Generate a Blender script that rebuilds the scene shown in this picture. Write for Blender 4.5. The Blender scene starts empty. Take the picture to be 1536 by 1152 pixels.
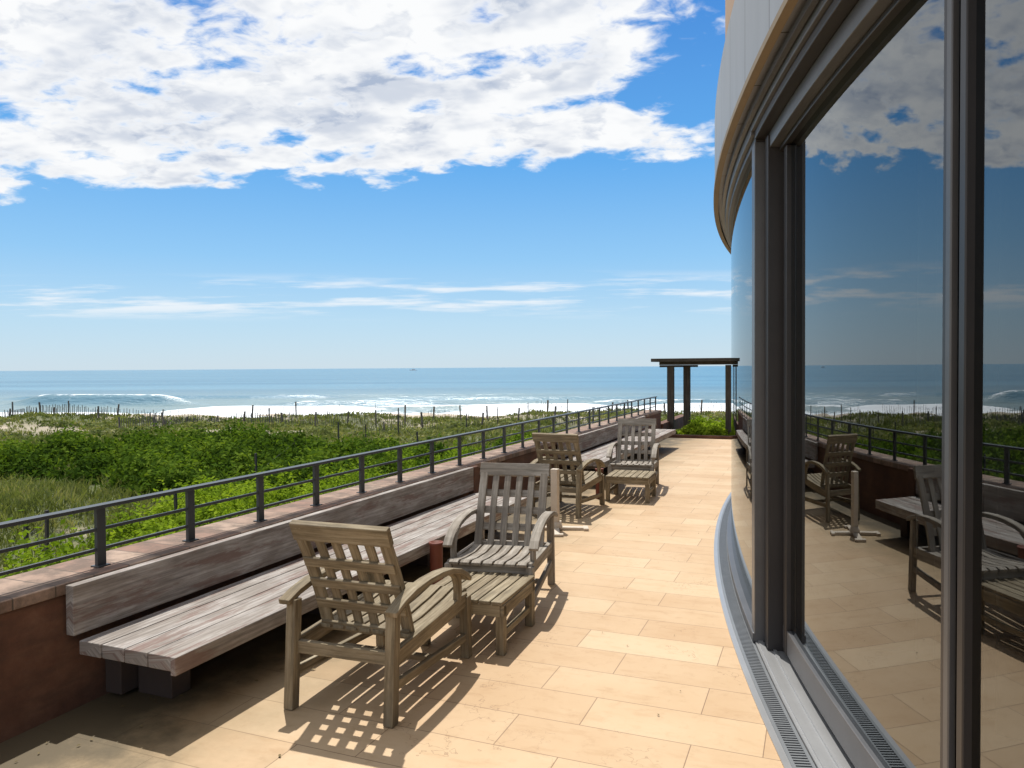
import bpy, math, random
import numpy as np
from mathutils import Vector, Matrix
random.seed(7); rng=np.random.default_rng(11)
S=bpy.context.scene
YAW=math.radians(22)
FW=np.array([-math.sin(YAW),math.cos(YAW)]); RT=np.array([math.cos(YAW),math.sin(YAW)])
H=1.6
def st2xy(s,t): return s*RT[0]+t*FW[0], s*RT[1]+t*FW[1]

# ---------------------------------------------------------------- materials
def newmat(n):
    m=bpy.data.materials.new(n); m.use_nodes=True
    nt=m.node_tree; 
    return m,nt,nt.nodes,nt.links,nt.nodes['Principled BSDF']
def ramp(nt,stops,fac=None,interp='LINEAR'):
    r=nt.nodes.new('ShaderNodeValToRGB'); cr=r.color_ramp; cr.interpolation=interp
    while len(cr.elements)<len(stops): cr.elements.new(.5)
    for e,(p,c) in zip(cr.elements,stops):
        e.position=p; e.color=(c[0],c[1],c[2],1) if not isinstance(c,(int,float)) else (c,c,c,1)
    if fac is not None: nt.links.new(fac,r.inputs[0])
    return r
def mapping(nt,src,scale=(1,1,1),loc=(0,0,0),rot=(0,0,0)):
    m=nt.nodes.new('ShaderNodeMapping'); m.inputs['Scale'].default_value=scale; m.inputs['Location'].default_value=loc; m.inputs['Rotation'].default_value=rot
    nt.links.new(src,m.inputs[0]); return m.outputs[0]
def noise(nt,vec,scale,detail=4,rough=.55):
    n=nt.nodes.new('ShaderNodeTexNoise'); n.inputs['Scale'].default_value=scale; n.inputs['Detail'].default_value=detail; n.inputs['Roughness'].default_value=rough
    if vec is not None: nt.links.new(vec,n.inputs['Vector'])
    return n.outputs[0]
def mixc(nt,f,a,b,mode='MIX'):
    m=nt.nodes.new('ShaderNodeMix'); m.data_type='RGBA'; m.blend_type=mode
    for sock,v in ((m.inputs[0],f),(m.inputs[6],a),(m.inputs[7],b)):
        if isinstance(v,bpy.types.NodeSocket): nt.links.new(v,sock)
        elif isinstance(v,(int,float)): sock.default_value=v
        else: sock.default_value=(v[0],v[1],v[2],1)
    return m.outputs[2]
def mth(nt,op,a,b=None,c=None,clamp=False):
    m=nt.nodes.new('ShaderNodeMath'); m.operation=op; m.use_clamp=clamp
    for i,v in enumerate((a,b,c)):
        if v is None: continue
        if isinstance(v,bpy.types.NodeSocket): nt.links.new(v,m.inputs[i])
        else: m.inputs[i].default_value=v
    return m.outputs[0]
def sstep(nt,v,a,b,to0=0,to1=1):
    m=nt.nodes.new('ShaderNodeMapRange'); m.interpolation_type='SMOOTHSTEP'
    m.inputs[1].default_value=a; m.inputs[2].default_value=b; m.inputs[3].default_value=to0; m.inputs[4].default_value=to1
    nt.links.new(v,m.inputs[0]); return m.outputs[0]
def bump(nt,bs,h,strength=.3,dist=.01):
    b=nt.nodes.new('ShaderNodeBump'); b.inputs['Strength'].default_value=strength; b.inputs['Distance'].default_value=dist
    nt.links.new(h,b.inputs['Height']); nt.links.new(b.outputs[0],bs.inputs['Normal'])

def wood(name,dark,mid,light,stain=None,samt=.8):
    m,nt,nd,lk,bs=newmat(name)
    uv=nd.new('ShaderNodeTexCoord').outputs['UV']
    g=noise(nt,mapping(nt,uv,(2.5,60,1)),1.0,6,.65)
    r=ramp(nt,[(.28,dark),(.5,mid),(.72,light)],g).outputs[0]
    g2=noise(nt,mapping(nt,uv,(3,8,1)),1.0,5,.6)
    r=mixc(nt,sstep(nt,g2,.38,.68),mixc(nt,1.0,r,(.66,.63,.60),'MULTIPLY'),r)
    if stain:
        g3=noise(nt,mapping(nt,uv,(1.6,11,1),(9,4,0)),1.0,7,.72)
        r=mixc(nt,sstep(nt,g3,.50,.60,0,samt),r,stain)
    lk.new(r,bs.inputs['Base Color']); bs.inputs['Roughness'].default_value=.8
    bs.inputs['Specular IOR Level'].default_value=.3
    bump(nt,bs,g,.6,.003); return m
M_teak=wood('weathered_teak',(.13,.105,.065),(.30,.245,.16),(.44,.38,.28),(.12,.10,.07),.5)
M_teakgrey=wood('weathered_teak_grey',(.16,.145,.12),(.34,.305,.26),(.50,.46,.41),(.16,.14,.12),.5)
M_bench=wood('bench_wood',(.19,.17,.16),(.37,.34,.315),(.55,.52,.49),(.185,.115,.095),.75)
M_pergola=wood('pergola_wood',(.05,.045,.04),(.09,.08,.07),(.14,.13,.11))
M_fence=wood('fence_wood',(.10,.085,.07),(.2,.17,.14),(.33,.29,.25))

def simple(name,col,rough=.6,metal=0,var=.15,scale=6,bmp=0):
    m,nt,nd,lk,bs=newmat(name)
    oc=nd.new('ShaderNodeTexCoord').outputs['Object']
    n=noise(nt,oc,scale,5,.6)
    c=mixc(nt,n,[x*(1-var) for x in col],[min(1,x*(1+var)) for x in col])
    lk.new(c,bs.inputs['Base Color']); bs.inputs['Roughness'].default_value=rough; bs.inputs['Metallic'].default_value=metal
    if bmp: bump(nt,bs,noise(nt,oc,scale*8,4,.6),bmp,.004)
    return m
M_rail=simple('charcoal_painted_steel',(.045,.052,.058),.4,0,.15,8)
M_frame=simple('bronze_window_frame',(.034,.031,.032),.38,.2,.2,5)
M_frame2=simple('grey_window_frame',(.12,.12,.125),.38,.4,.2,5)
M_track=simple('aluminium_track',(.42,.42,.42),.35,.6,.12,6)
M_grille=simple('drain_grille_metal',(.22,.23,.24),.45,.6,.15,9)
M_black=simple('dark_void',(.01,.01,.01),.8)
M_tan=simple('ochre_trim',(.24,.175,.10),.6,0,.25,3)
M_upper=simple('tan_stucco',(.42,.27,.18),.85,0,.1,4,.4)
M_terrac=simple('terracotta_red',(.17,.045,.025),.6,0,.25,9)
M_whitestand=simple('stone_white',(.55,.47,.38),.7,0,.15,9)
M_intwall=simple('interior_wall',(.13,.09,.07),.8)
M_intfloor=simple('interior_floor',(.24,.16,.10),.4)
M_intwood=simple('dark_dining_wood',(.09,.045,.03),.4)
M_ceil=simple('ceiling_plaster',(.35,.34,.32),.9)

m,nt,nd,lk,bs=newmat('grey_fascia_panel'); M_fascia=m
uv=nd.new('ShaderNodeTexCoord').outputs['UV']
sx=nd.new('ShaderNodeSeparateXYZ'); lk.new(uv,sx.inputs[0])
fr=mth(nt,'FRACT',mth(nt,'MULTIPLY',sx.outputs[0],1/.62))
seam=mth(nt,'LESS_THAN',fr,.018)
cell=mth(nt,'FLOOR',mth(nt,'MULTIPLY',sx.outputs[0],1/.62))
wn=nd.new('ShaderNodeTexWhiteNoise'); wn.noise_dimensions='1D'; lk.new(cell,wn.inputs['W'])
c=mixc(nt,wn.outputs[0],(.27,.29,.32),(.36,.38,.42))
c=mixc(nt,noise(nt,mapping(nt,uv,(3,.6,1)),1.5,6,.6),c,(.22,.24,.27))
c=mixc(nt,seam,c,(.05,.05,.05)); lk.new(c,bs.inputs['Base Color']); bs.inputs['Roughness'].default_value=.45; bs.inputs['Metallic'].default_value=.2

# floor tiles
m,nt,nd,lk,bs=newmat('sandstone_tiles'); M_floor=m
oc=nd.new('ShaderNodeTexCoord').outputs['Object']
br=nd.new('ShaderNodeTexBrick'); br.offset=.37; br.squash=1; lk.new(mapping(nt,oc,(1,1,1),(.2,.1,0)),br.inputs['Vector'])
br.inputs['Color1'].default_value=(.50,.345,.205,1); br.inputs['Color2'].default_value=(.575,.425,.27,1); br.inputs['Mortar'].default_value=(.25,.165,.10,1)
br.inputs['Scale'].default_value=1; br.inputs['Mortar Size'].default_value=.0024; br.inputs['Brick Width'].default_value=.78; br.inputs['Row Height'].default_value=.30
br.inputs['Mortar Smooth'].default_value=.3
n1=noise(nt,oc,1.1,5,.6); n2=noise(nt,oc,14,6,.7); n3=noise(nt,mapping(nt,oc,(1,3,1)),3.5,7,.65)
c=br.outputs[0]
c=mixc(nt,sstep(nt,n1,.35,.68,0,.6),c,mixc(nt,1.0,c,(.86,.79,.70),'MULTIPLY'))
c=mixc(nt,sstep(nt,n3,.50,.72,0,.45),c,mixc(nt,1.0,c,(.80,.72,.62),'MULTIPLY'))
c=mixc(nt,sstep(nt,n2,.50,.78,0,.4),c,mixc(nt,1.0,c,(.70,.62,.53),'MULTIPLY'))
vn=noise(nt,mapping(nt,oc,(1,1,1),(5,3,0)),1.7,5,.62)
crk=mth(nt,'MULTIPLY',mth(nt,'LESS_THAN',mth(nt,'ABSOLUTE',mth(nt,'SUBTRACT',vn,.5)),.0022),sstep(nt,noise(nt,oc,.9,2),.50,.60))
c=mixc(nt,mth(nt,'MULTIPLY',crk,.5),c,(.22,.13,.07))
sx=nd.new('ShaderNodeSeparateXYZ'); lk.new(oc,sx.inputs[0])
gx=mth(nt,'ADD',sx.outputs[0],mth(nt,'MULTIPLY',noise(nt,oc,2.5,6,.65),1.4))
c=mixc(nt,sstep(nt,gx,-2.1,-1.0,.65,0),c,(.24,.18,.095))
c=mixc(nt,sstep(nt,gx,-2.3,-1.75,.85,0),c,(.075,.06,.035))  # under-bench shade painted into tile colour along the parapet, on top of grime
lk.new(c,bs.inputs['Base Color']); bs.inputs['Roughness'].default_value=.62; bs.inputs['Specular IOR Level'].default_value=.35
bump(nt,bs,mth(nt,'SUBTRACT',mth(nt,'MULTIPLY',n2,.25),br.outputs[1]),.35,.004)

m,nt,nd,lk,bs=newmat('rust_stucco'); M_wall=m
oc=nd.new('ShaderNodeTexCoord').outputs['Object']
n1=noise(nt,oc,3,6,.65); n2=noise(nt,mapping(nt,oc,(1,3,12)),1.5,4,.6)
c=ramp(nt,[(.3,(.075,.035,.022)),(.5,(.15,.068,.040)),(.72,(.24,.125,.075))],n1).outputs[0]
c=mixc(nt,sstep(nt,n2,.4,.7,0,.5),c,(.08,.045,.03)); lk.new(c,bs.inputs['Base Color']); bs.inputs['Roughness'].default_value=.85
bump(nt,bs,noise(nt,oc,25,5,.7),.5,.006)
m,nt,nd,lk,bs=newmat('coping_brick'); M_coping=m
oc=nd.new('ShaderNodeTexCoord').outputs['Object']
br=nd.new('ShaderNodeTexBrick'); br.offset=0; lk.new(mapping(nt,oc,(1,1,1),(.5,0,0)),br.inputs['Vector'])
br.inputs['Color1'].default_value=(.25,.145,.105,1); br.inputs['Color2'].default_value=(.40,.29,.22,1); br.inputs['Mortar'].default_value=(.09,.075,.06,1)
br.inputs['Scale'].default_value=1; br.inputs['Mortar Size'].default_value=.004; br.inputs['Brick Width'].default_value=5; br.inputs['Row Height'].default_value=.2
c=mixc(nt,sstep(nt,noise(nt,oc,5,6,.7),.38,.62,0,.75),br.outputs[0],(.11,.08,.06)); lk.new(c,bs.inputs['Base Color']); bs.inputs['Roughness'].default_value=.85
bump(nt,bs,noise(nt,oc,30,5,.7),.4,.005)

# glass
m=bpy.data.materials.new('coated_glass'); m.use_nodes=True; M_glass=m; nt=m.node_tree; nt.nodes.clear()
out=nt.nodes.new('ShaderNodeOutputMaterial'); tr=nt.nodes.new('ShaderNodeBsdfTransparent'); tr.inputs[0].default_value=(.38,.39,.38,1)
gl=nt.nodes.new('ShaderNodeBsdfGlossy'); gl.inputs['Roughness'].default_value=0; gl.inputs[0].default_value=(.84,.88,.90,1)
lw=nt.nodes.new('ShaderNodeFresnel'); lw.inputs[0].default_value=2.75
mx=nt.nodes.new('ShaderNodeMixShader'); nt.links.new(lw.outputs[0],mx.inputs[0]); nt.links.new(tr.outputs[0],mx.inputs[1]); nt.links.new(gl.outputs[0],mx.inputs[2]); nt.links.new(mx.outputs[0],out.inputs[0])
m=bpy.data.materials.new('sheer_curtain'); m.use_nodes=True; M_curt=m; nt=m.node_tree; nt.nodes.clear()
out=nt.nodes.new('ShaderNodeOutputMaterial'); tr=nt.nodes.new('ShaderNodeBsdfTransparent'); df=nt.nodes.new('ShaderNodeBsdfDiffuse'); df.inputs[0].default_value=(.75,.75,.75,1)
m2=nt.nodes.new('ShaderNodeMixShader'); m2.inputs[0].default_value=.55; nt.links.new(tr.outputs[0],m2.inputs[1]); nt.links.new(df.outputs[0],m2.inputs[2]); nt.links.new(m2.outputs[0],out.inputs[0])

def leafmat(name,c1,c2,c3,trans=.35):
    m=bpy.data.materials.new(name); m.use_nodes=True; nt=m.node_tree; nt.nodes.clear()
    out=nt.nodes.new('ShaderNodeOutputMaterial'); tc=nt.nodes.new('ShaderNodeTexCoord')
    sx=nt.nodes.new('ShaderNodeSeparateXYZ'); nt.links.new(tc.outputs['UV'],sx.inputs[0])
    n=noise(nt,tc.outputs['Object'],.55,3,.6)
    f=mth(nt,'ADD',mth(nt,'MULTIPLY',sx.outputs[0],.45),mth(nt,'MULTIPLY',sstep(nt,n,.35,.65),.55))
    c=ramp(nt,[(.1,c1),(.5,c2),(.95,c3)],f).outputs[0]
    df=nt.nodes.new('ShaderNodeBsdfDiffuse'); tl=nt.nodes.new('ShaderNodeBsdfTranslucent'); mx=nt.nodes.new('ShaderNodeMixShader'); mx.inputs[0].default_value=trans
    nt.links.new(c,df.inputs[0]); nt.links.new(mixc(nt,1.0,c,(1.3,1.3,.6),'MULTIPLY'),tl.inputs[0])
    nt.links.new(df.outputs[0],mx.inputs[1]); nt.links.new(tl.outputs[0],mx.inputs[2]); nt.links.new(mx.outputs[0],out.inputs[0]); return m
M_leaf=leafmat('shrub_leaves',(.08,.13,.015),(.18,.27,.02),(.31,.40,.04))
M_leafd=leafmat('shrub_leaves_dark',(.030,.055,.010),(.07,.125,.015),(.17,.24,.03))
M_grass=leafmat('dune_grass_blades',(.10,.12,.04),(.18,.21,.07),(.33,.31,.16),.3)

# ---------------------------------------------------------------- mesh builder
class B:
    def __init__(s): s.v=[]; s.f=[]; s.uv=[]; s.mi=[]; s.sm=[]
    def beam(s,p0,p1,w,h,up=(0,0,1),mi=0):
        p0=Vector(p0); p1=Vector(p1); d=(p1-p0); L=d.length; d.normalize()
        up=Vector(up); side=d.cross(up)
        if side.length<1e-4: side=d.cross(Vector((1,0,0)))
        side.normalize(); u=side.cross(d).normalized()
        b=len(s.v); o=random.random()*20; q=random.random()*20
        for e,p in ((0,p0),(1,p1)):
            for a,c in ((-1,-1),(1,-1),(1,1),(-1,1)):
                s.v.append(p+side*(a*w/2)+u*(c*h/2))
        F=[(0,3,2,1),(4,5,6,7),(0,1,5,4),(1,2,6,5),(2,3,7,6),(3,0,4,7)]
        per=[0,w,w+h,2*w+h]
        for k,f in enumerate(F):
            s.f.append([b+i for i in f]); s.mi.append(mi); s.sm.append(False)
            if k<2: s.uv+= [(o+(i%4)*.01,q+per[i%4]) for i in f]
            else:
                j=k-2; q0=per[j]; q1=(per+[2*w+2*h])[j+1]
                s.uv+=[(o,q+q0),(o,q+q1),(o+L,q+q1),(o+L,q+q0)]
    def box(s,x0,x1,y0,y1,z0,z1,mi=0):
        if (y1-y0)>=(x1-x0) and (y1-y0)>=(z1-z0): s.beam(((x0+x1)/2,y0,(z0+z1)/2),((x0+x1)/2,y1,(z0+z1)/2),x1-x0,z1-z0,(0,0,1),mi)
        elif (x1-x0)>=(z1-z0): s.beam((x0,(y0+y1)/2,(z0+z1)/2),(x1,(y0+y1)/2,(z0+z1)/2),y1-y0,z1-z0,(0,0,1),mi)
        else: s.beam(((x0+x1)/2,(y0+y1)/2,z0),((x0+x1)/2,(y0+y1)/2,z1),y1-y0,x1-x0,(1,0,0),mi)
    def strip(s,pts,w,h,side=(1,0,0),mi=0):
        side=Vector(side).normalized(); b=len(s.v); n=len(pts); P=[Vector(p) for p in pts]; L=0; o=random.random()*9; Ls=[]
        hh=h if hasattr(h,'__len__') else [h]*n
        for i in range(n):
            d=(P[min(i+1,n-1)]-P[max(i-1,0)]).normalized(); u=side.cross(d).normalized()
            if i: L+=(P[i]-P[i-1]).length
            Ls.append(L)
            for a,c in ((-1,-1),(1,-1),(1,1),(-1,1)): s.v.append(P[i]+side*(a*w/2)+u*(c*hh[i]/2))
        for i in range(n-1):
            for j in range(4):
                a=b+i*4+j; c=b+i*4+(j+1)%4
                s.f.append([a,c,c+4,a+4]); s.mi.append(mi); s.sm.append(False)
                s.uv+=[(o+Ls[i],j*.05),(o+Ls[i],j*.05+.05),(o+Ls[i+1],j*.05+.05),(o+Ls[i+1],j*.05)]
        s.f.append([b+3,b+2,b+1,b]); s.f.append([b+(n-1)*4+k for k in range(4)]); s.mi+=[mi,mi]; s.sm+=[False,False]
        s.uv+=[(o,0),(o,.03),(o+.03,.03),(o+.03,0)]*2
    def lathe(s,c,prof,n=24,mi=0):
        b=len(s.v)
        for r,z in prof:
            for i in range(n):
                a=2*math.pi*i/n; s.v.append(Vector((c[0]+r*math.cos(a),c[1]+r*math.sin(a),c[2]+z)))
        for k in range(len(prof)-1):
            for i in range(n):
                j=(i+1)%n
                s.f.append([b+k*n+i,b+k*n+j,b+(k+1)*n+j,b+(k+1)*n+i]); s.mi.append(mi); s.sm.append(True)
                s.uv+=[(i/n,k),(j/n,k),(j/n,k+1),(i/n,k+1)]
    def obj(s,name,mats,bevel=0,parent=None,loc=(0,0,0),rz=0):
        me=bpy.data.meshes.new(name); me.from_pydata([tuple(v) for v in s.v],[],s.f)
        uvl=me.uv_layers.new(name='UVMap'); uvl.data.foreach_set('uv',np.array(s.uv,dtype=np.float32).ravel())
        for mt in mats: me.materials.append(mt)
        me.polygons.foreach_set('material_index',s.mi); me.polygons.foreach_set('use_smooth',s.sm); me.update()
        o=bpy.data.objects.new(name,me); S.collection.objects.link(o); o.location=loc; o.rotation_euler=(0,0,rz)
        if bevel:
            bv=o.modifiers.new('bevel','BEVEL'); bv.width=bevel; bv.segments=2; bv.limit_method='ANGLE'; bv.angle_limit=math.radians(50)
        if parent: o.parent=parent
        return o
def empty(name,loc=(0,0,0)):
    e=bpy.data.objects.new(name,None); S.collection.objects.link(e); e.location=loc; return e

# curved facade
CX,CY=23.03,9.6
def cp(R,th,z): return Vector((CX-R*math.cos(th),CY-R*math.sin(th),z))
def ring(b,R0,R1,z0,z1,a0,a1,mi=0,step=.5,caps=True):
    n=max(2,int(abs(a1-a0)/step)+1); base=len(b.v); t0=math.radians(a0); t1=math.radians(a1)
    for i in range(n):
        th=t0+(t1-t0)*i/(n-1)
        for R,z in ((R1,z0),(R1,z1),(R0,z1),(R0,z0)): b.v.append(cp(R,th,z))
    for i in range(n-1):
        l0=24*(t1-t0)*i/(n-1)+24*t0; l1=24*(t1-t0)*(i+1)/(n-1)+24*t0
        for j in range(4):
            a=base+i*4+j; c=base+i*4+(j+1)%4
            b.f.append([a,c,c+4,a+4]); b.mi.append(mi); b.sm.append(False)
            b.uv+=[(l0,j),(l0,j+1),(l1,j+1),(l1,j)]
    b.f.append([base+3,base+2,base+1,base]); b.f.append([base+(n-1)*4+k for k in range(4)]); b.mi+=[mi,mi]; b.sm+=[False]*2
    b.uv+=[(0,0),(0,1),(.1,1),(.1,0)]*2
def vpost(b,Ra,Rb,z0,z1,a_deg,w,mi=0):
    th=math.radians(a_deg)
    p=cp((Ra+Rb)/2,th,0)
    b.beam((p.x,p.y,z0),(p.x,p.y,z1),w,abs(Rb-Ra),up=tuple(Vector((-math.cos(th),-math.sin(th),0))),mi=mi)

A0,A1=-20,34
APOST=12.35
house=empty('curved_glass_house')
b=B(); ring(b,23.6,24.02,3.03,3.66,A0,A1,step=.4); b.obj('fascia',[M_fascia],.006,house)
b=B(); ring(b,23.99,24.03,2.995,3.027,A0,A1); ring(b,23.935,23.960,2.955,2.99,A0,A1,1); b.obj('ochre_drip_trim',[M_tan,M_frame2],0,house)
b=B(); ring(b,18,23.93,3.668,8.5,A0,A1); b.obj('upper_storey',[M_upper],0,house)
b=B(); ring(b,15,23.58,2.97,3.6,A0,A1,step=2); b.obj('ceiling',[M_ceil],0,house)
b=B(); ring(b,15,23.84,.006,.02,A0,A1,step=1); b.obj('interior_floor',[M_intfloor],0,house)
b=B(); ring(b,18.4,18.6,.02,2.96,A0,A1,step=2)
for a in (A0+.3,A1-.3): vpost(b,15,23.6,.02,2.96,a,.15)
vpost(b,19,23.72,.02,2.96,APOST-.1,.12)  # added partition, blocks bright sky seen through the fixed glass from inside
b.obj('interior_walls',[M_intwall],0,house)
b=B()
ring(b,23.60,23.93,2.90,3.0,A0,APOST,1); ring(b,23.80,23.905,2.862,2.897,A0,APOST,0); ring(b,23.82,23.92,.02,.07,A0,APOST,1)
ring(b,23.60,23.93,2.92,3.0,APOST,A1,1)
ring(b,23.76,23.91,2.875,2.917,APOST,A1,0)
ring(b,23.70,23.85,2.79,2.872,APOST,A1,1)
ring(b,23.70,23.80,2.765,2.787,APOST,A1,0)
vpost(b,23.79,23.91,.02,2.86,APOST-.12,.11,1)
vpost(b,23.76,23.86,.02,2.86,APOST+.22,.09,0)
for a in (-2.5,-9,-16): vpost(b,23.80,23.91,.05,2.86,a,.07,0)
for k,(a0,a1) in enumerate([(12.75,17.53),(17.60,21.9),(22.0,26.3),(26.4,30.6)]):
    ring(b,23.715,23.785,.055,.185,a0,a1,1,.3)
    vpost(b,23.735,23.79,.05,2.76,a0+.1+(.08 if k==0 else 0),.07 if k==0 else .035,0); vpost(b,23.735,23.788,.05,2.76,a1-.06,.035,0)
    vpost(b,23.775,23.797,.05,2.76,a1+.02,.03,1)
b.obj('window_frames',[M_frame,M_frame2],.004,house)
b=B(); 
def sheet(b,R,z0,z1,a0,a1):
    n=int((a1-a0)/.15)+2; base=len(b.v)
    for i in range(n):
        th=math.radians(a0+(a1-a0)*i/(n-1)); b.v.append(cp(R,th,z0)); b.v.append(cp(R,th,z1))
    for i in range(n-1):
        a=base+2*i; b.f.append([a,a+2,a+3,a+1]); b.mi.append(0); b.sm.append(True); b.uv+=[(0,0)]*4
sheet(b,23.88,.06,2.87,A0,APOST)
sheet(b,23.765,.17,2.77,12.7,30.5)
b.obj('glass',[M_glass],0,house)
b=B()
for r0,r1,z in ((23.865,23.89,.03),(23.815,23.83,.03)): ring(b,r0,r1,.021,z,APOST,A1)
ring(b,23.745,23.905,.008,.0215,APOST,A1); b.obj('sill_track',[M_track],0,house)
b=B(); ring(b,23.985,24.0,.001,.012,A0,A1,1); ring(b,23.908,23.922,.001,.012,A0,A1,1); ring(b,23.922,23.985,.001,.004,A0,A1,0)
th=A0
while th<A1:
    vpost(b,23.922,23.985,.0045,.010,th,.010,1); th+=.05
ring(b,24.0,24.03,.001,.007,A0,A1,2)
b.obj('drain_grille',[M_black,M_grille,M_track],0,house)
def curtain(a0,a1,R,name):
    b=B(); n=200; 
    for i in range(n+1):
        f=i/n; th=math.radians(a0+(a1-a0)*f); rr=R+.045*math.sin(f*75+2*math.sin(f*9))+.03*math.sin(f*31+1)
        b.v.append(cp(rr,th,.05)); b.v.append(cp(rr,th,2.9))
    for i in range(n): b.f.append([2*i,2*i+2,2*i+3,2*i+1]); b.mi.append(0); b.sm.append(True); b.uv+=[(0,0)]*4
    b.obj(name,[M_curt],0,house)
curtain(12.8,17.4,23.05,'curtain_a'); curtain(19.0,20.5,23.05,'curtain_c')
b=B(); c=cp(22.2,math.radians(17.5),0)
b.lathe((c.x,c.y,0),[(0,.76),(.75,.76),(.76,.745),(.74,.72),(.1,.70),(.07,.3),(.3,.05),(.32,.02),(0,.02)],32)
b.obj('round_dining_table',[M_intwood])

# ---------------------------------------------------------------- terrace
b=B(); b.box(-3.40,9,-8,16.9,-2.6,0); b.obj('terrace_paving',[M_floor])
b=B(); b.box(-3.58,-3.25,-8,17.0,-2.7,.555)
b.box(-3.26,-3.19,6.86,6.98,0,.60)
b.obj('parapet_wall',[M_wall],.01)
b=B(); b.box(-3.60,-3.235,-8,17.02,.557,.612); b.obj('brick_coping',[M_coping],.006)
b=B(); b.box(-3.2,-.2,17.0,17.16,-2.5,.06); b.beam((-1.55,17.1,.05),(-1.55,20.5,.35),.2,.5); b.box(-3.4,-3.2,17.02,20.5,-2.5,.3)
b.obj('planter_wall',[M_wall],.008)
b=B(); b.box(-3.18,4,17.17,22,-2.5,-.12); b.obj('planter_soil',[simple('soil',(.12,.085,.05),.95)])
# dry leaves and grit blown against the bench
b=B()
for i in range(150):
    if i<90: x=-3.15+abs(random.gauss(0,.45)); y=random.uniform(1.2,6.5)
    else: x=random.uniform(-3.0,-.3); y=random.uniform(1.5,12)
    a=random.uniform(0,6.28); r=random.uniform(.006,.016) if i<90 else random.uniform(.004,.010); d=Vector((math.cos(a),math.sin(a),0)); e=Vector((-d.y,d.x,random.uniform(-.3,.3)))
    p=Vector((x,y,.006)); k=len(b.v); b.v+=[p-d*r,p+e*r*.5+Vector((0,0,.003)),p+d*r,p-e*r*.5+Vector((0,0,.003))]; b.f.append([k,k+1,k+2,k+3]); b.mi.append(0); b.sm.append(False); b.uv+=[(0,0)]*4
b.obj('fallen_leaves',[simple('dry_leaf',(.16,.12,.05),.8,0,.5,2)])

b=B(); xr=-3.35; y0=2.73-.59*14
for i in range(39):
    y=y0+i*.59; 
    if y>17: break
    b.box(xr-.011,xr+.011,y-.025,y+.025,.613,.905); b.box(xr-.03,xr+.03,y-.035,y+.035,.6125,.619); yl=y
b.box(xr-.028,xr+.028,y0,yl+.03,.906,.924)
for z in (.70,.80): b.beam((xr,y0,z),(xr,yl,z),.016,.016)
b.obj('metal_railing',[M_rail],.002)

def bench(y0,y1):
    b=B()
    for i in range(4):
        xa=-3.16+i*.142; b.box(xa,xa+.135,y0+random.uniform(0,.008),y1,.285+random.uniform(0,.001),.35+random.uniform(-.002,.001))
    b.box(-2.6,-2.572,y0,y1,.27,.352)
    b.box(-3.225,-3.175,y0-.01,y1,.372,.605)
    y=y0+.25
    while y<y1:
        b.box(-3.1,-2.68,y-.04,y+.04,.22,.284); y+=1.1
    o=b.obj('wooden_bench',[M_bench],.004)
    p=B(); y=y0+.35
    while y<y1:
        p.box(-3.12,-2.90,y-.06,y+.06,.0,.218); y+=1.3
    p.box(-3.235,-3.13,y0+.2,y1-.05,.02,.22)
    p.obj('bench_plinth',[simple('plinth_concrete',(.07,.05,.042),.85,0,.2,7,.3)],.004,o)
bench(2.45,6.82); bench(9.6,15.0)

def chair(loc,rot,mat):
    b=B()
    for sx in (-1,1):
        x=.265*sx
        b.beam((x,-.02,0),(x,.015,.51),.05,.055,(0,1,0)); b.beam((x,.83,0),(x,.82,.345),.05,.055,(0,1,0))
        b.beam((x-.002*sx,.01,.285),(x-.002*sx,.82,.325),.032,.075)
        b.beam((x,.0,.165),(x,.83,.115),.028,.042)
        xa=.283*sx
        arc=[(-.04,.505),(.05,.535),(.16,.556),(.30,.565),(.44,.562),(.56,.548),(.67,.520),(.75,.483),(.80,.445)]
        b.strip([(xa,y,z) for y,z in arc],.062,[.026,.028,.03,.03,.03,.03,.028,.026,.022])
        sup=[(.62,.53),(.685,.50),(.715,.45),(.72,.39),(.71,.33)]
        b.strip([(x,y,z) for y,z in sup],.032,[.03,.05,.055,.05,.045])
    b.beam((-.25,.82,.312),(.25,.82,.312),.03,.075); b.beam((-.25,.02,.285),(.25,.02,.285),.03,.06)
    b.beam((-.25,.42,.14),(.25,.42,.14),.04,.028)
    for i in range(7):
        x=-.222+i*.074
        b.strip([(x,.20,.325),(x,.45,.322),(x,.70,.345),(x,.845,.366),(x,.875,.358)],.060,.02)
    def bk(f,off=0):
        y=.245+(-.01-.245)*f; z=.30+(.865-.30)*f; y+=.02*math.sin(f*math.pi)
        return y+off*-.91, z+off*-.41
    fr=[0,.25,.5,.75,1.0]
    for x in (-.225,.225): b.strip([(x,)+bk(f) for f in fr],.055,.03)
    for i in range(4):
        x=-.1332+i*.0888; b.strip([(x,)+bk(f) for f in (.0,.25,.5,.75,.93)],.046,.016)
    y,z=bk(.955); d=Vector((0,-.255,.565)).normalized()
    b.beam((-.26,y,z),(.26,y,z),.034,.095,tuple(d))
    for f in (.06,.28,.48,.68):
        y,z=bk(f,.018); b.beam((-.245,y,z),(.245,y,z),.016,.052,tuple(d))
    b.obj('teak_lounge_chair',[mat],.004,None,(loc[0],loc[1],.001),math.radians(rot))
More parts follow.
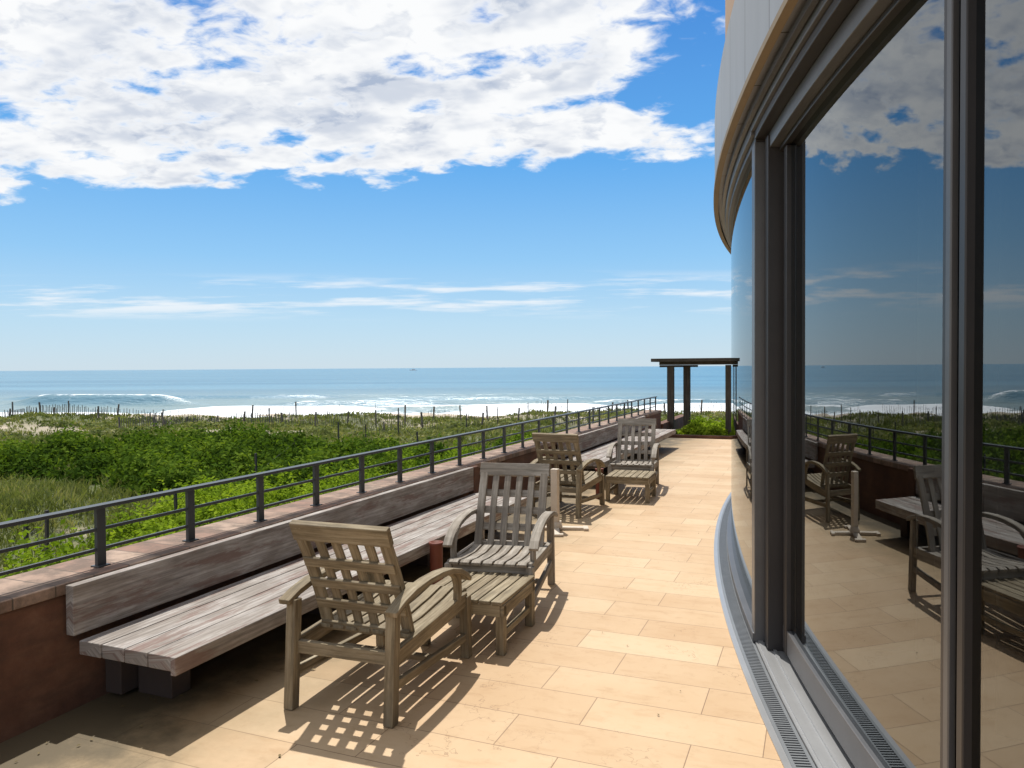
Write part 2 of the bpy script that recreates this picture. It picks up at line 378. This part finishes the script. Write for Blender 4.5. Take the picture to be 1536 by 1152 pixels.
def stool(loc,rot,mat):
    b=B(); w,l,h=.26,.28,.30
    for sx in (-1,1):
        for sy in (-1,1): b.box(sx*(w-.025)-.025,sx*(w-.025)+.025,sy*(l-.03)-.025,sy*(l-.03)+.025,0,h-.02)
        b.box(sx*w-.018 if sx>0 else -w,sx*w if sx>0 else -w+.018,-l,l,h-.085,h-.018)
        b.box(sx*(w-.025)-.012,sx*(w-.025)+.012,-l+.05,l-.05,.09,.125)
    for sy in (-1,1): b.box(-w+.02,w-.02,sy*(l-.012)-.012,sy*(l-.012)+.012,h-.084,h-.019)
    for i in range(7):
        x=-w+.037+i*(2*w-.074)/6; b.box(x-.033,x+.033,-l-.01,l+.01,h-.017,h+.003)
    b.obj('teak_footstool',[mat],.004,None,(loc[0],loc[1],.001),math.radians(rot))
chair((-2.03,2.90),2,M_teak); chair((-2.07,5.17),190,M_teakgrey); stool((-1.87,4.08),2,M_teak)
chair((-2.6,7.66),-2,M_teak); chair((-2.27,10.17),187,M_teakgrey); stool((-2.08,8.98),3,M_teak)

b=B(); sx,sy=-2.38,7.0
b.box(sx-.035,sx+.035,sy-.035,sy+.035,.03,.60)
for k in range(4):
    a=math.radians(20+90*k); d=Vector((math.cos(a),math.sin(a),0)); 
    b.beam((sx+d.x*.04,sy+d.y*.04,.02),(sx+d.x*.32,sy+d.y*.32,.014),.075,.025)
    e=Vector((-d.y,d.x,0)); c=Vector((sx,sy,.015))+d*.30
    b.beam(c-e*.07,c+e*.07,.05,.022)
b.lathe((sx,sy,.03),[(.07,0),(.07,.02),(.05,.05),(.0,.05)],20)
b.obj('umbrella_stand',[M_whitestand],.004)
for (x,y) in ((-2.5,4.73),(-2.44,8.85)):
    b=B(); b.lathe((x,y,0),[(0,.002),(.05,.002),(.052,.01),(.046,.03),(.046,.34),(.052,.35),(.052,.365),(.042,.367),(.040,.32),(0,.32)],24)
    b.obj('terracotta_ash_can',[M_terrac])

b=B()
for x,y in ((-3.19,17.9),(-2.86,18.2),(-1.86,17.9),(-1.5,18.2)): b.box(x-.075,x+.075,y-.075,y+.075,-1.5,1.62)
for x,y in ((-3.19,17.9),(-2.86,18.2)):
    b.beam((x-.25,y,1.60),(x+.25,y,1.60),.16,.05)
b.box(-3.45,-1.75,17.84,17.96,1.63,1.70); b.box(-3.2,-1.4,18.14,18.26,1.63,1.70)
b.box(-3.6,-1.72,17.6,18.4,1.703,1.78); 
b.obj('wooden_pergola',[M_pergola],.006)

# ---------------------------------------------------------------- terrain
def sm(x,a,b): 
    t=np.clip((x-a)/(b-a),0,1); return t*t*(3-2*t)
def terr(s,t):
    n=.16*np.sin(s*.31+1.3*np.sin(t*.17))+.12*np.sin(t*.47+s*.21+2)+.09*np.sin(s*.9+.7*np.sin(t*.6))+.05*np.sin(s*2.1+t*1.7)
    z=-1.75-.6*sm(t,8,30)+n*sm(t,4,14)
    z+= (.02+.22*np.sin(s*.13+.5)+.15*np.sin(s*.37+1))*np.exp(-((t-54)/7)**2)
    z-=2.4*sm(t,60,90)*(1)+.35*sm(t,90,103)+2.5*sm(t,103,150)
    return z
def gridobj(name,X,Y,Z,mat,attrs={},smooth=True):
    r,c=X.shape; v=np.stack([X,Y,Z],-1).reshape(-1,3).astype(np.float32)
    i=np.arange((r-1)*(c-1)); a=(i//(c-1))*c+i%(c-1); f=np.stack([a,a+1,a+1+c,a+c],-1).astype(np.int32)
    me=bpy.data.meshes.new(name); me.vertices.add(len(v)); me.vertices.foreach_set('co',v.ravel())
    me.loops.add(f.size); me.loops.foreach_set('vertex_index',f.ravel()); me.polygons.add(len(f))
    me.polygons.foreach_set('loop_start',np.arange(len(f),dtype=np.int32)*4); me.polygons.foreach_set('loop_total',np.full(len(f),4,dtype=np.int32))
    me.polygons.foreach_set('use_smooth',np.ones(len(f),dtype=bool)); me.update(calc_edges=True)
    for k,val in attrs.items():
        at=me.attributes.new(k,'FLOAT','POINT'); at.data.foreach_set('value',val.ravel().astype(np.float32))
    me.materials.append(mat); o=bpy.data.objects.new(name,me); S.collection.objects.link(o); return o
m,nt,nd,lk,bs=newmat('dune_ground'); M_ground=m
oc=nd.new('ShaderNodeTexCoord').outputs['Object']
at=nd.new('ShaderNodeAttribute'); at.attribute_name='sand'
n1=noise(nt,oc,.22,5,.65); n2=noise(nt,oc,2.5,5,.7)
sandc=mixc(nt,n2,(.40,.33,.24),(.54,.45,.34)); gr=ramp(nt,[(.3,(.06,.075,.025)),(.55,(.11,.125,.045)),(.75,(.23,.20,.11))],n2).outputs[0]
f=mth(nt,'ADD',at.outputs['Fac'],sstep(nt,n1,.54,.64,0,.6),clamp=True)
lk.new(mixc(nt,f,gr,sandc),bs.inputs['Base Color']); bs.inputs['Roughness'].default_value=.95
bump(nt,bs,noise(nt,oc,4,6,.7),.8,.12)
tt=np.concatenate([[-6000,-1500,-300,-80,-30],np.arange(-10,110,.8),[115,125,150,400,2000,25000]])
ss=np.concatenate([[-25000,-4000,-900,-300],np.arange(-140,90,.9),[120,300,900,4000,25000]])
SS,TT=np.meshgrid(ss,tt); ZZ=terr(np.clip(SS,-300,300),np.clip(TT,-30,160))
sand=np.clip(sm(TT,58,66)+.0*SS,0,1)
def blob(s,t,cs,ct,rs,rt): return np.exp(-(((s-cs)/rs)**2+((t-ct)/rt)**2))
def sandf(s,t): return blob(s,t,-9.3,12.6,2.6,.9)+blob(s,t,-3,54,5,3)+.8*blob(s,t,-16,46,4,2)+.8*blob(s,t,-30,50,6,2)+.7*blob(s,t,-7,38,2.0,2)+.8*blob(s,t,5,52,3,4)
sand=np.clip(sand+sandf(SS,TT),0,1)
X,Y=st2xy(SS,TT); gridobj('dune_ground',X,Y,ZZ,M_ground,{'sand':sand})

# ---------------------------------------------------------------- ocean
m,nt,nd,lk,bs=newmat('ocean_water'); M_sea=m
oc=nd.new('ShaderNodeTexCoord').outputs['Object']; at=nd.new('ShaderNodeAttribute'); at.attribute_name='foam'; a2=nd.new('ShaderNodeAttribute'); a2.attribute_name='shallow'
rotv=mapping(nt,oc,(1,1,1),(0,0,0),(0,0,-YAW))
st_=mapping(nt,rotv,(.25,1,1))
fn=noise(nt,mapping(nt,rotv,(.35,1,1)),.9,6,.7)
foam=sstep(nt,mth(nt,'ADD',at.outputs['Fac'],mth(nt,'MULTIPLY',mth(nt,'SUBTRACT',fn,.5),1.8)),.42,.62)
patch=noise(nt,mapping(nt,rotv,(.10,1,1)),.025,6,.65)
c=mixc(nt,a2.outputs['Fac'],mixc(nt,sstep(nt,patch,.35,.65),(.04,.15,.23),(.10,.24,.32)),(.20,.27,.26))
c=mixc(nt,foam,c,(.90,.92,.92)); lk.new(c,bs.inputs['Base Color'])
lk.new(mth(nt,'ADD',mth(nt,'MULTIPLY',foam,.5),.3),bs.inputs['Roughness'])
hh=mth(nt,'ADD',mth(nt,'MULTIPLY',noise(nt,st_,.25,6,.62),1.0),mth(nt,'MULTIPLY',noise(nt,st_,1.4,4,.6),.3))
bump(nt,bs,hh,.6,1.3)
t1=np.concatenate([np.arange(88,190,.7),190*1.045**np.arange(1,118)]); aa=np.concatenate([[-12,-5,-2.5,-1.6],np.linspace(-1.0,.6,500),[1.2,2.5,5,12]])
AA,T=np.meshgrid(aa,t1); s_=AA*T
Z=np.full_like(T,-5.0)
nz=.5*np.sin(s_*.08)+.3*np.sin(s_*.23+1); tn=T+2*nz+.02*s_
fade=sm(T,96,112)*(1-sm(T,240,420))
Z+=fade*(.10*np.sin(tn*.75)+.06*np.sin(T*1.6+s_*.25))
def ridge(t0,w,h,s0,s1):
    e=sm(s_,s0-8,s0+4)*(1-sm(s_,s1-4,s1+8)); d=(tn-t0)
    return h*e*np.exp(-np.where(d<0,(d/(w*.45))**2,(d/w)**2)), e, d
foamv=np.zeros_like(T); dark=np.zeros_like(T)
for (t0,w,h,s0,s1,fo) in ((138,4.5,2.1,-90,-62,.66),(116,3.4,.9,-50,-24,1.25),(118,3.4,.8,-4,14,1.25),(116,3.4,1.0,22,50,1.4),(130,3.5,1.0,-40,-12,.5),(150,5,.8,-30,30,.3),(165,5,1.0,-110,-40,.3),(110,2.5,.35,-100,-60,1.0),(135,3,.6,15,55,.55),(123,3,.5,-22,0,.8)):
    r,e,d=ridge(t0,w,h,s0,s1); Z+=r; foamv+=fo*e*np.exp(-((d-.4)/1.5)**2)+ (fo>.9)*.95*e*np.exp(-((d+6)/7)**2)
    if fo<.8: dark+=e*np.exp(-((d+1.6)/1.8)**2)*min(1,h)
foamv+=.7*np.exp(-((T+1.5*nz-103)/6)**2)+.3*(1-sm(T,104,128))
shal=np.clip((1-sm(T,105,300))*.9-dark*.7,0,1)
X,Y=st2xy(s_,T); gridobj('ocean_water',X,Y,Z,M_sea,{'foam':foamv,'shallow':shal})

# ---------------------------------------------------------------- foliage
def quadmesh(name,V,uvx,mat):
    n=len(V); me=bpy.data.meshes.new(name); me.vertices.add(n*4); me.vertices.foreach_set('co',V.reshape(-1).astype(np.float32))
    me.loops.add(n*4); me.loops.foreach_set('vertex_index',np.arange(n*4,dtype=np.int32)); me.polygons.add(n)
    me.polygons.foreach_set('loop_start',np.arange(n,dtype=np.int32)*4); me.polygons.foreach_set('loop_total',np.full(n,4,dtype=np.int32)); me.update(calc_edges=True)
    uv=me.uv_layers.new(name='UVMap'); u=np.zeros((n*4,2),dtype=np.float32); u[:,0]=np.repeat(uvx,4); uv.data.foreach_set('uv',u.ravel())
    me.materials.append(mat); o=bpy.data.objects.new(name,me); S.collection.objects.link(o); return o
def unit(v): return v/np.maximum(np.linalg.norm(v,axis=1,keepdims=True),1e-6)
def leaves(name,P,Nrm,size,mat):
    n=len(P); nr=unit(Nrm+rng.normal(0,.7,(n,3))); a=unit(np.cross(nr,rng.normal(0,1,(n,3)))); b_=np.cross(nr,a)
    s=size[:,None]*rng.uniform(.7,1.25,(n,1))
    V=np.stack([P-a*s,P+b_*s*.5,P+a*s,P-b_*s*.5],1); return quadmesh(name,V,rng.random(n),mat)
def bush_pts(centers,dens,leaf):
    Ps=[];Ns=[];Ss=[]
    for (x,y,z,r,h) in centers:
        n=int(dens*r*(r+h)*3.2)
        d=unit(rng.normal(0,1,(n,3))); d[:,2]=np.abs(d[:,2])
        k=rng.uniform(.55,1.0,(n,1))**.5
        ph=rng.uniform(0,6,3); l=1+.22*np.sin(d[:,0]*7+ph[0])*np.sin(d[:,1]*7+ph[1])+.18*np.sin(d[:,2]*11+d[:,0]*5+ph[2])
        l=l[:,None]+rng.normal(0,.08,(n,1))
        Ps.append(np.array([x,y,z])+d*k*l*np.array([r,r,h])); Ns.append(d+np.array([0,0,.4])); Ss.append(np.full(n,leaf))
    return np.concatenate(Ps),np.concatenate(Ns),np.concatenate(Ss)
def tz(x,y):
    s=x*RT[0]+y*RT[1]; t=x*FW[0]+y*FW[1]; return float(terr(np.array(s),np.array(t)))
C=[]
for i in range(230):
    y=rng.uniform(5.5,30); x=-rng.uniform(5.2,13)
    if y<8 and x>-7.0: continue
    t=-x*.375+y*.927; s=x*.927+y*.375
    if sandf(s,t)>.30 or t<12.8 and s<-7.5: continue
    r=rng.uniform(.45,.95); C.append((x,y,tz(x,y)-.1,r,rng.uniform(.6,1.25)))
P,Nn,Sz=bush_pts(C,330,.055); leaves('bright_shrubs',P,Nn,Sz,M_leaf)
C=[]
for i in range(340):
    t=rng.uniform(21,36); u=rng.uniform(-1.05,-.06); s=u*t
    g=math.sin(s*.35+t*.2)+math.sin(t*.5+1.3+s*.12)
    if g<-.45 : continue
    if u>-.25 and rng.random()<.3: continue
    x,y=st2xy(s,t); r=rng.uniform(.6,1.5); C.append((x,y,tz(x,y)-.15,r,rng.uniform(.6,1.45)))
for i in range(70):
    t=rng.uniform(24,38); s=rng.uniform(-9,4); x,y=st2xy(s,t); C.append((x,y,tz(x,y)-.15,rng.uniform(.8,1.4),rng.uniform(.6,1.0)))
P,Nn,Sz=bush_pts(C,120,.095); leaves('dune_shrubs',P,Nn,Sz,M_leafd)
C=[]
for i in range(230):
    t=rng.uniform(38,58); u=rng.uniform(-1.0,.35); x,y=st2xy(u*t,t)
    if sandf(u*t,t)>.5: continue
    C.append((x,y,tz(x,y)-.1,rng.uniform(.6,1.6),rng.uniform(.25,.5)))
P,Nn,Sz=bush_pts(C,60,.13); leaves('low_scrub',P,Nn,Sz,M_grass)
C=[]
for i in range(34):
    x=rng.uniform(-2.9,.5); y=rng.uniform(17.4,21); C.append((x,y,-.1,rng.uniform(.2,.38),rng.uniform(.2,.42)))
P,Nn,Sz=bush_pts(C,900,.045); leaves('planter_plants',P,Nn,Sz,M_leaf)
def grass(name,s,t,h,w):
    n=len(s); x,y=st2xy(s,t); z=terr(s,t); P=np.stack([x,y,z],1)
    P=np.repeat(P,5,0); n=len(P); P[:,:2]+=rng.normal(0,.07,(n,2))
    hh=np.repeat(h,5)*rng.uniform(.5,1.2,n); lean=rng.normal(0,.35,(n,2))+np.array([.12,-.05]); ww=np.repeat(w,5)
    a=rng.uniform(0,6.28,n); sd=np.stack([np.cos(a)*ww,np.sin(a)*ww,0*a],1)
    mid=P+np.stack([lean[:,0]*hh*.35,lean[:,1]*hh*.35,hh*.6],1); tip=P+np.stack([lean[:,0]*hh,lean[:,1]*hh,hh],1)
    V=np.stack([P-sd*.6,mid+sd,tip,mid-sd],1); quadmesh(name,V,rng.random(n),M_grass)
n=38000; t=8+rng.random(n)**1.2*54; u=rng.uniform(-1.05,.35,n); s=u*t
keep=(s*RT[0]+t*FW[0])<-4.0
keep&=~(sandf(s,t)*.95>rng.random(n))
pn=np.sin(s*.7+2*np.sin(t*.3))+np.sin(t*.9+s*.3)
keep&=(pn>-1.2)|(rng.random(n)<.35)
s=s[keep]; t=t[keep]; grass('dune_grass',s,t,(.25+.16*rng.random(len(s)))*(1-.3*sm(t,40,55)),.008+t*.0006)

# ---------------------------------------------------------------- fences
def sandfence(pts,h,gap=.14):
    b=B(); 
    for (s0,t0),(s1,t1) in zip(pts[:-1],pts[1:]):
        L=math.hypot(s1-s0,t1-t0); n=int(L/gap)
        for i in range(n):
            f=i/n; s=s0+(s1-s0)*f; t=t0+(t1-t0)*f+.15*math.sin(s*.8)
            if math.sin(s*.6+t)>.8: continue
            x,y=st2xy(s,t); z=float(terr(np.array(s),np.array(t)))
            hh=h*random.uniform(.8,1.1); lx=random.gauss(0,.05)
            b.beam((x,y,z-.1),(x+lx,y,z+hh),.05,.02,(RT[0],RT[1],0))
            if i%15==0: b.beam((x,y,z-.1),(x+random.gauss(0,.1),y+random.gauss(0,.06),z+hh*random.uniform(1.15,1.6)),.09,.09)
    b.obj('sand_fence',[M_fence])
sandfence([(-46,56),(-30,57),(-14,54),(0,58)],.85)
sandfence([(-62,62),(-35,60),(-10,59)],.85,.24)
sandfence([(-26,50),(-12,51)],.8); sandfence([(0,52),(9,58),(18,60)],.85,.2); sandfence([(-10,45),(-2,49),(6,47)],.8,.16)
b=B(); prev=None
for (s,t,top) in ((-7.8,12,0),(-8.4,13.5,.0),(-6.7,15,0),(-7.15,21,.35),(-8.4,29,0),(-8.3,36,.5),(-7.8,40,0),(-6.35,42,.5),(-3.75,30,.3),(-2.8,46,.1),(-.95,48,.3),(1.05,50,.0),(3.8,52,0)):
    x,y=st2xy(s,t); z=tz(x,y); h=1.15+top
    b.beam((x,y,z-.2),(x+random.gauss(0,.03),y,z+h),.05,.05); p=Vector((x,y,z))
    if prev is not None:
        for k in (.5,.95): b.beam(prev+Vector((0,0,k)),p+Vector((0,0,k)),.006,.006)
    prev=p
b.obj('wire_fence',[simple('dark_post',(.05,.045,.04),.8)])
b=B(); x,y=st2xy(-262,2000); 
b.beam((x-9,y-3,-4.2),(x+9,y+3,-4.2),4,2.2); b.beam((x-3,y-1,-2.2),(x+4,y+1.3,-2.2),3,2.4); b.beam((x,y,-1),(x,y,4),.3,.3,(1,0,0))
b.obj('fishing_boat',[simple('boat_white',(.6,.6,.6),.5)],.3)

# ---------------------------------------------------------------- world
sd=Vector((-.27,.36,1)).normalized(); elev=math.asin(sd.z); az=math.atan2(sd.x,sd.y)
W=bpy.data.worlds.new('World'); S.world=W; W.use_nodes=True; nt=W.node_tree; nt.nodes.clear()
out=nt.nodes.new('ShaderNodeOutputWorld'); sky=nt.nodes.new('ShaderNodeTexSky'); sky.sky_type='NISHITA'; sky.sun_disc=False
sky.sun_elevation=elev; sky.sun_rotation=az; sky.air_density=1.0; sky.dust_density=.2; sky.ozone_density=3.0
bg=nt.nodes.new('ShaderNodeBackground'); bg.inputs[1].default_value=.11
tc=nt.nodes.new('ShaderNodeTexCoord').outputs['Generated']
def dot(v):
    d=nt.nodes.new('ShaderNodeVectorMath'); d.operation='DOT_PRODUCT'; nt.links.new(tc,d.inputs[0]); d.inputs[1].default_value=v; return d.outputs['Value']
zz=dot((0,0,1))
hz=ramp(nt,[(0,(.56,.73,.88)),(.06,(.47,.71,.92)),(.14,(.27,.59,.94)),(.26,(.10,.42,.90)),(.42,(.045,.27,.76)),(1,(.02,.12,.42))],zz).outputs[0]
hz=mixc(nt,1.0,hz,(1/.11,)*3,'MULTIPLY')
nt.links.new(mixc(nt,.8,sky.outputs[0],hz),bg.inputs[0])
uF=dot((FW[0],FW[1],0)); uR=dot((RT[0],RT[1],0)); uz=mth(nt,'MAXIMUM',zz,.015)
A=mth(nt,'DIVIDE',uR,uz); Bv=mth(nt,'DIVIDE',uF,uz)
uz2=mth(nt,'ADD',uz,.2)
cb=nt.nodes.new('ShaderNodeCombineXYZ'); nt.links.new(mth(nt,'DIVIDE',uR,uz2),cb.inputs[0]); nt.links.new(mth(nt,'DIVIDE',uF,uz2),cb.inputs[1])
pv=cb.outputs[0]
# slight domain warp gives billowy edges
wp=nt.nodes.new('ShaderNodeTexNoise'); wp.inputs['Scale'].default_value=9; wp.inputs['Detail'].default_value=3; nt.links.new(pv,wp.inputs['Vector'])
wv=nt.nodes.new('ShaderNodeVectorMath'); wv.operation='MULTIPLY_ADD'; nt.links.new(wp.outputs['Color'],wv.inputs[0]); wv.inputs[1].default_value=(.07,.07,0); nt.links.new(pv,wv.inputs[2]); pw=wv.outputs[0]
nL=noise(nt,mapping(nt,pv,(1,1.5,1),(3.1,1.7,0),(0,0,.4)),2.4,2,.5)
nS=noise(nt,mapping(nt,pw,(1,1.25,1),(7.3,2.2,0),(0,0,.45)),7.0,7,.56)
m1=sstep(nt,mth(nt,'SUBTRACT',mth(nt,'SUBTRACT',4.05,mth(nt,'MULTIPLY',A,.17)),Bv),-.45,.8)
amax=mth(nt,'ADD',.50,mth(nt,'MULTIPLY',sstep(nt,Bv,2.7,3.5),.55))
m2=sstep(nt,mth(nt,'SUBTRACT',amax,A),-.45,.40)
cov=mth(nt,'MULTIPLY',m1,m2)
val=mth(nt,'ADD',mth(nt,'MULTIPLY',nS,.85),mth(nt,'MULTIPLY',nL,.5))
val=mth(nt,'ADD',val,mth(nt,'MULTIPLY',cov,.40))
dens=sstep(nt,val,.88,1.04)
dens=mth(nt,'MULTIPLY',dens,sstep(nt,cov,.0,.25))
e=mth(nt,'DIVIDE',uz,mth(nt,'MAXIMUM',uF,.05)); r_=mth(nt,'DIVIDE',uR,mth(nt,'MAXIMUM',uF,.05))
cb2=nt.nodes.new('ShaderNodeCombineXYZ'); nt.links.new(mth(nt,'MULTIPLY',r_,3.5),cb2.inputs[0]); nt.links.new(mth(nt,'MULTIPLY',e,45),cb2.inputs[1])
nc=noise(nt,cb2.outputs[0],1.0,7,.6)
band=mth(nt,'MULTIPLY',sstep(nt,e,.060,.085),sstep(nt,e,.105,.130,1,0))
ci=mth(nt,'MULTIPLY',mth(nt,'MULTIPLY',sstep(nt,nc,.46,.62),band),.7)
dall=mth(nt,'MAXIMUM',dens,ci)
nSh=noise(nt,mapping(nt,pw,(1,1.25,1),(7.34,2.27,0),(0,0,.45)),7.0,5,.56)
nSh2=noise(nt,mapping(nt,pv,(1,1.3,1),(1.3,6.2,0),(0,0,.3)),2.6,4,.6)
dsh=mth(nt,'SUBTRACT',nSh,nS)
shd=mth(nt,'ADD',mth(nt,'MULTIPLY',sstep(nt,dsh,-.02,.14),.55),mth(nt,'MULTIPLY',sstep(nt,nSh2,.44,.62),.6))
shd=mth(nt,'MULTIPLY',shd,sstep(nt,val,.96,1.16),clamp=True)
ccol=mixc(nt,shd,(.97,.98,.99),(.42,.50,.65))
bgc=nt.nodes.new('ShaderNodeBackground'); nt.links.new(ccol,bgc.inputs[0]); bgc.inputs[1].default_value=1.0
mx=nt.nodes.new('ShaderNodeMixShader'); nt.links.new(dall,mx.inputs[0]); nt.links.new(bg.outputs[0],mx.inputs[1]); nt.links.new(bgc.outputs[0],mx.inputs[2]); nt.links.new(mx.outputs[0],out.inputs[0])
L=bpy.data.lights.new('sun','SUN'); L.energy=4.9; L.angle=math.radians(.53); L.color=(1,.965,.90)
lo=bpy.data.objects.new('sun',L); S.collection.objects.link(lo); lo.rotation_euler=sd.to_track_quat('Z','Y').to_euler()
S.view_settings.view_transform='Standard'; S.view_settings.look='None'; S.view_settings.exposure=0

cam=bpy.data.cameras.new('camera'); co=bpy.data.objects.new('camera',cam); S.collection.objects.link(co); S.camera=co
cam.sensor_width=36; cam.lens=26.5; cam.clip_end=60000; cam.clip_start=.05
R=Matrix.Rotation(YAW,4,'Z')@Matrix.Rotation(math.radians(90-1.27),4,'X')@Matrix.Rotation(math.radians(-.4),4,'Z')
co.matrix_world=Matrix.Translation((0,0,H))@R
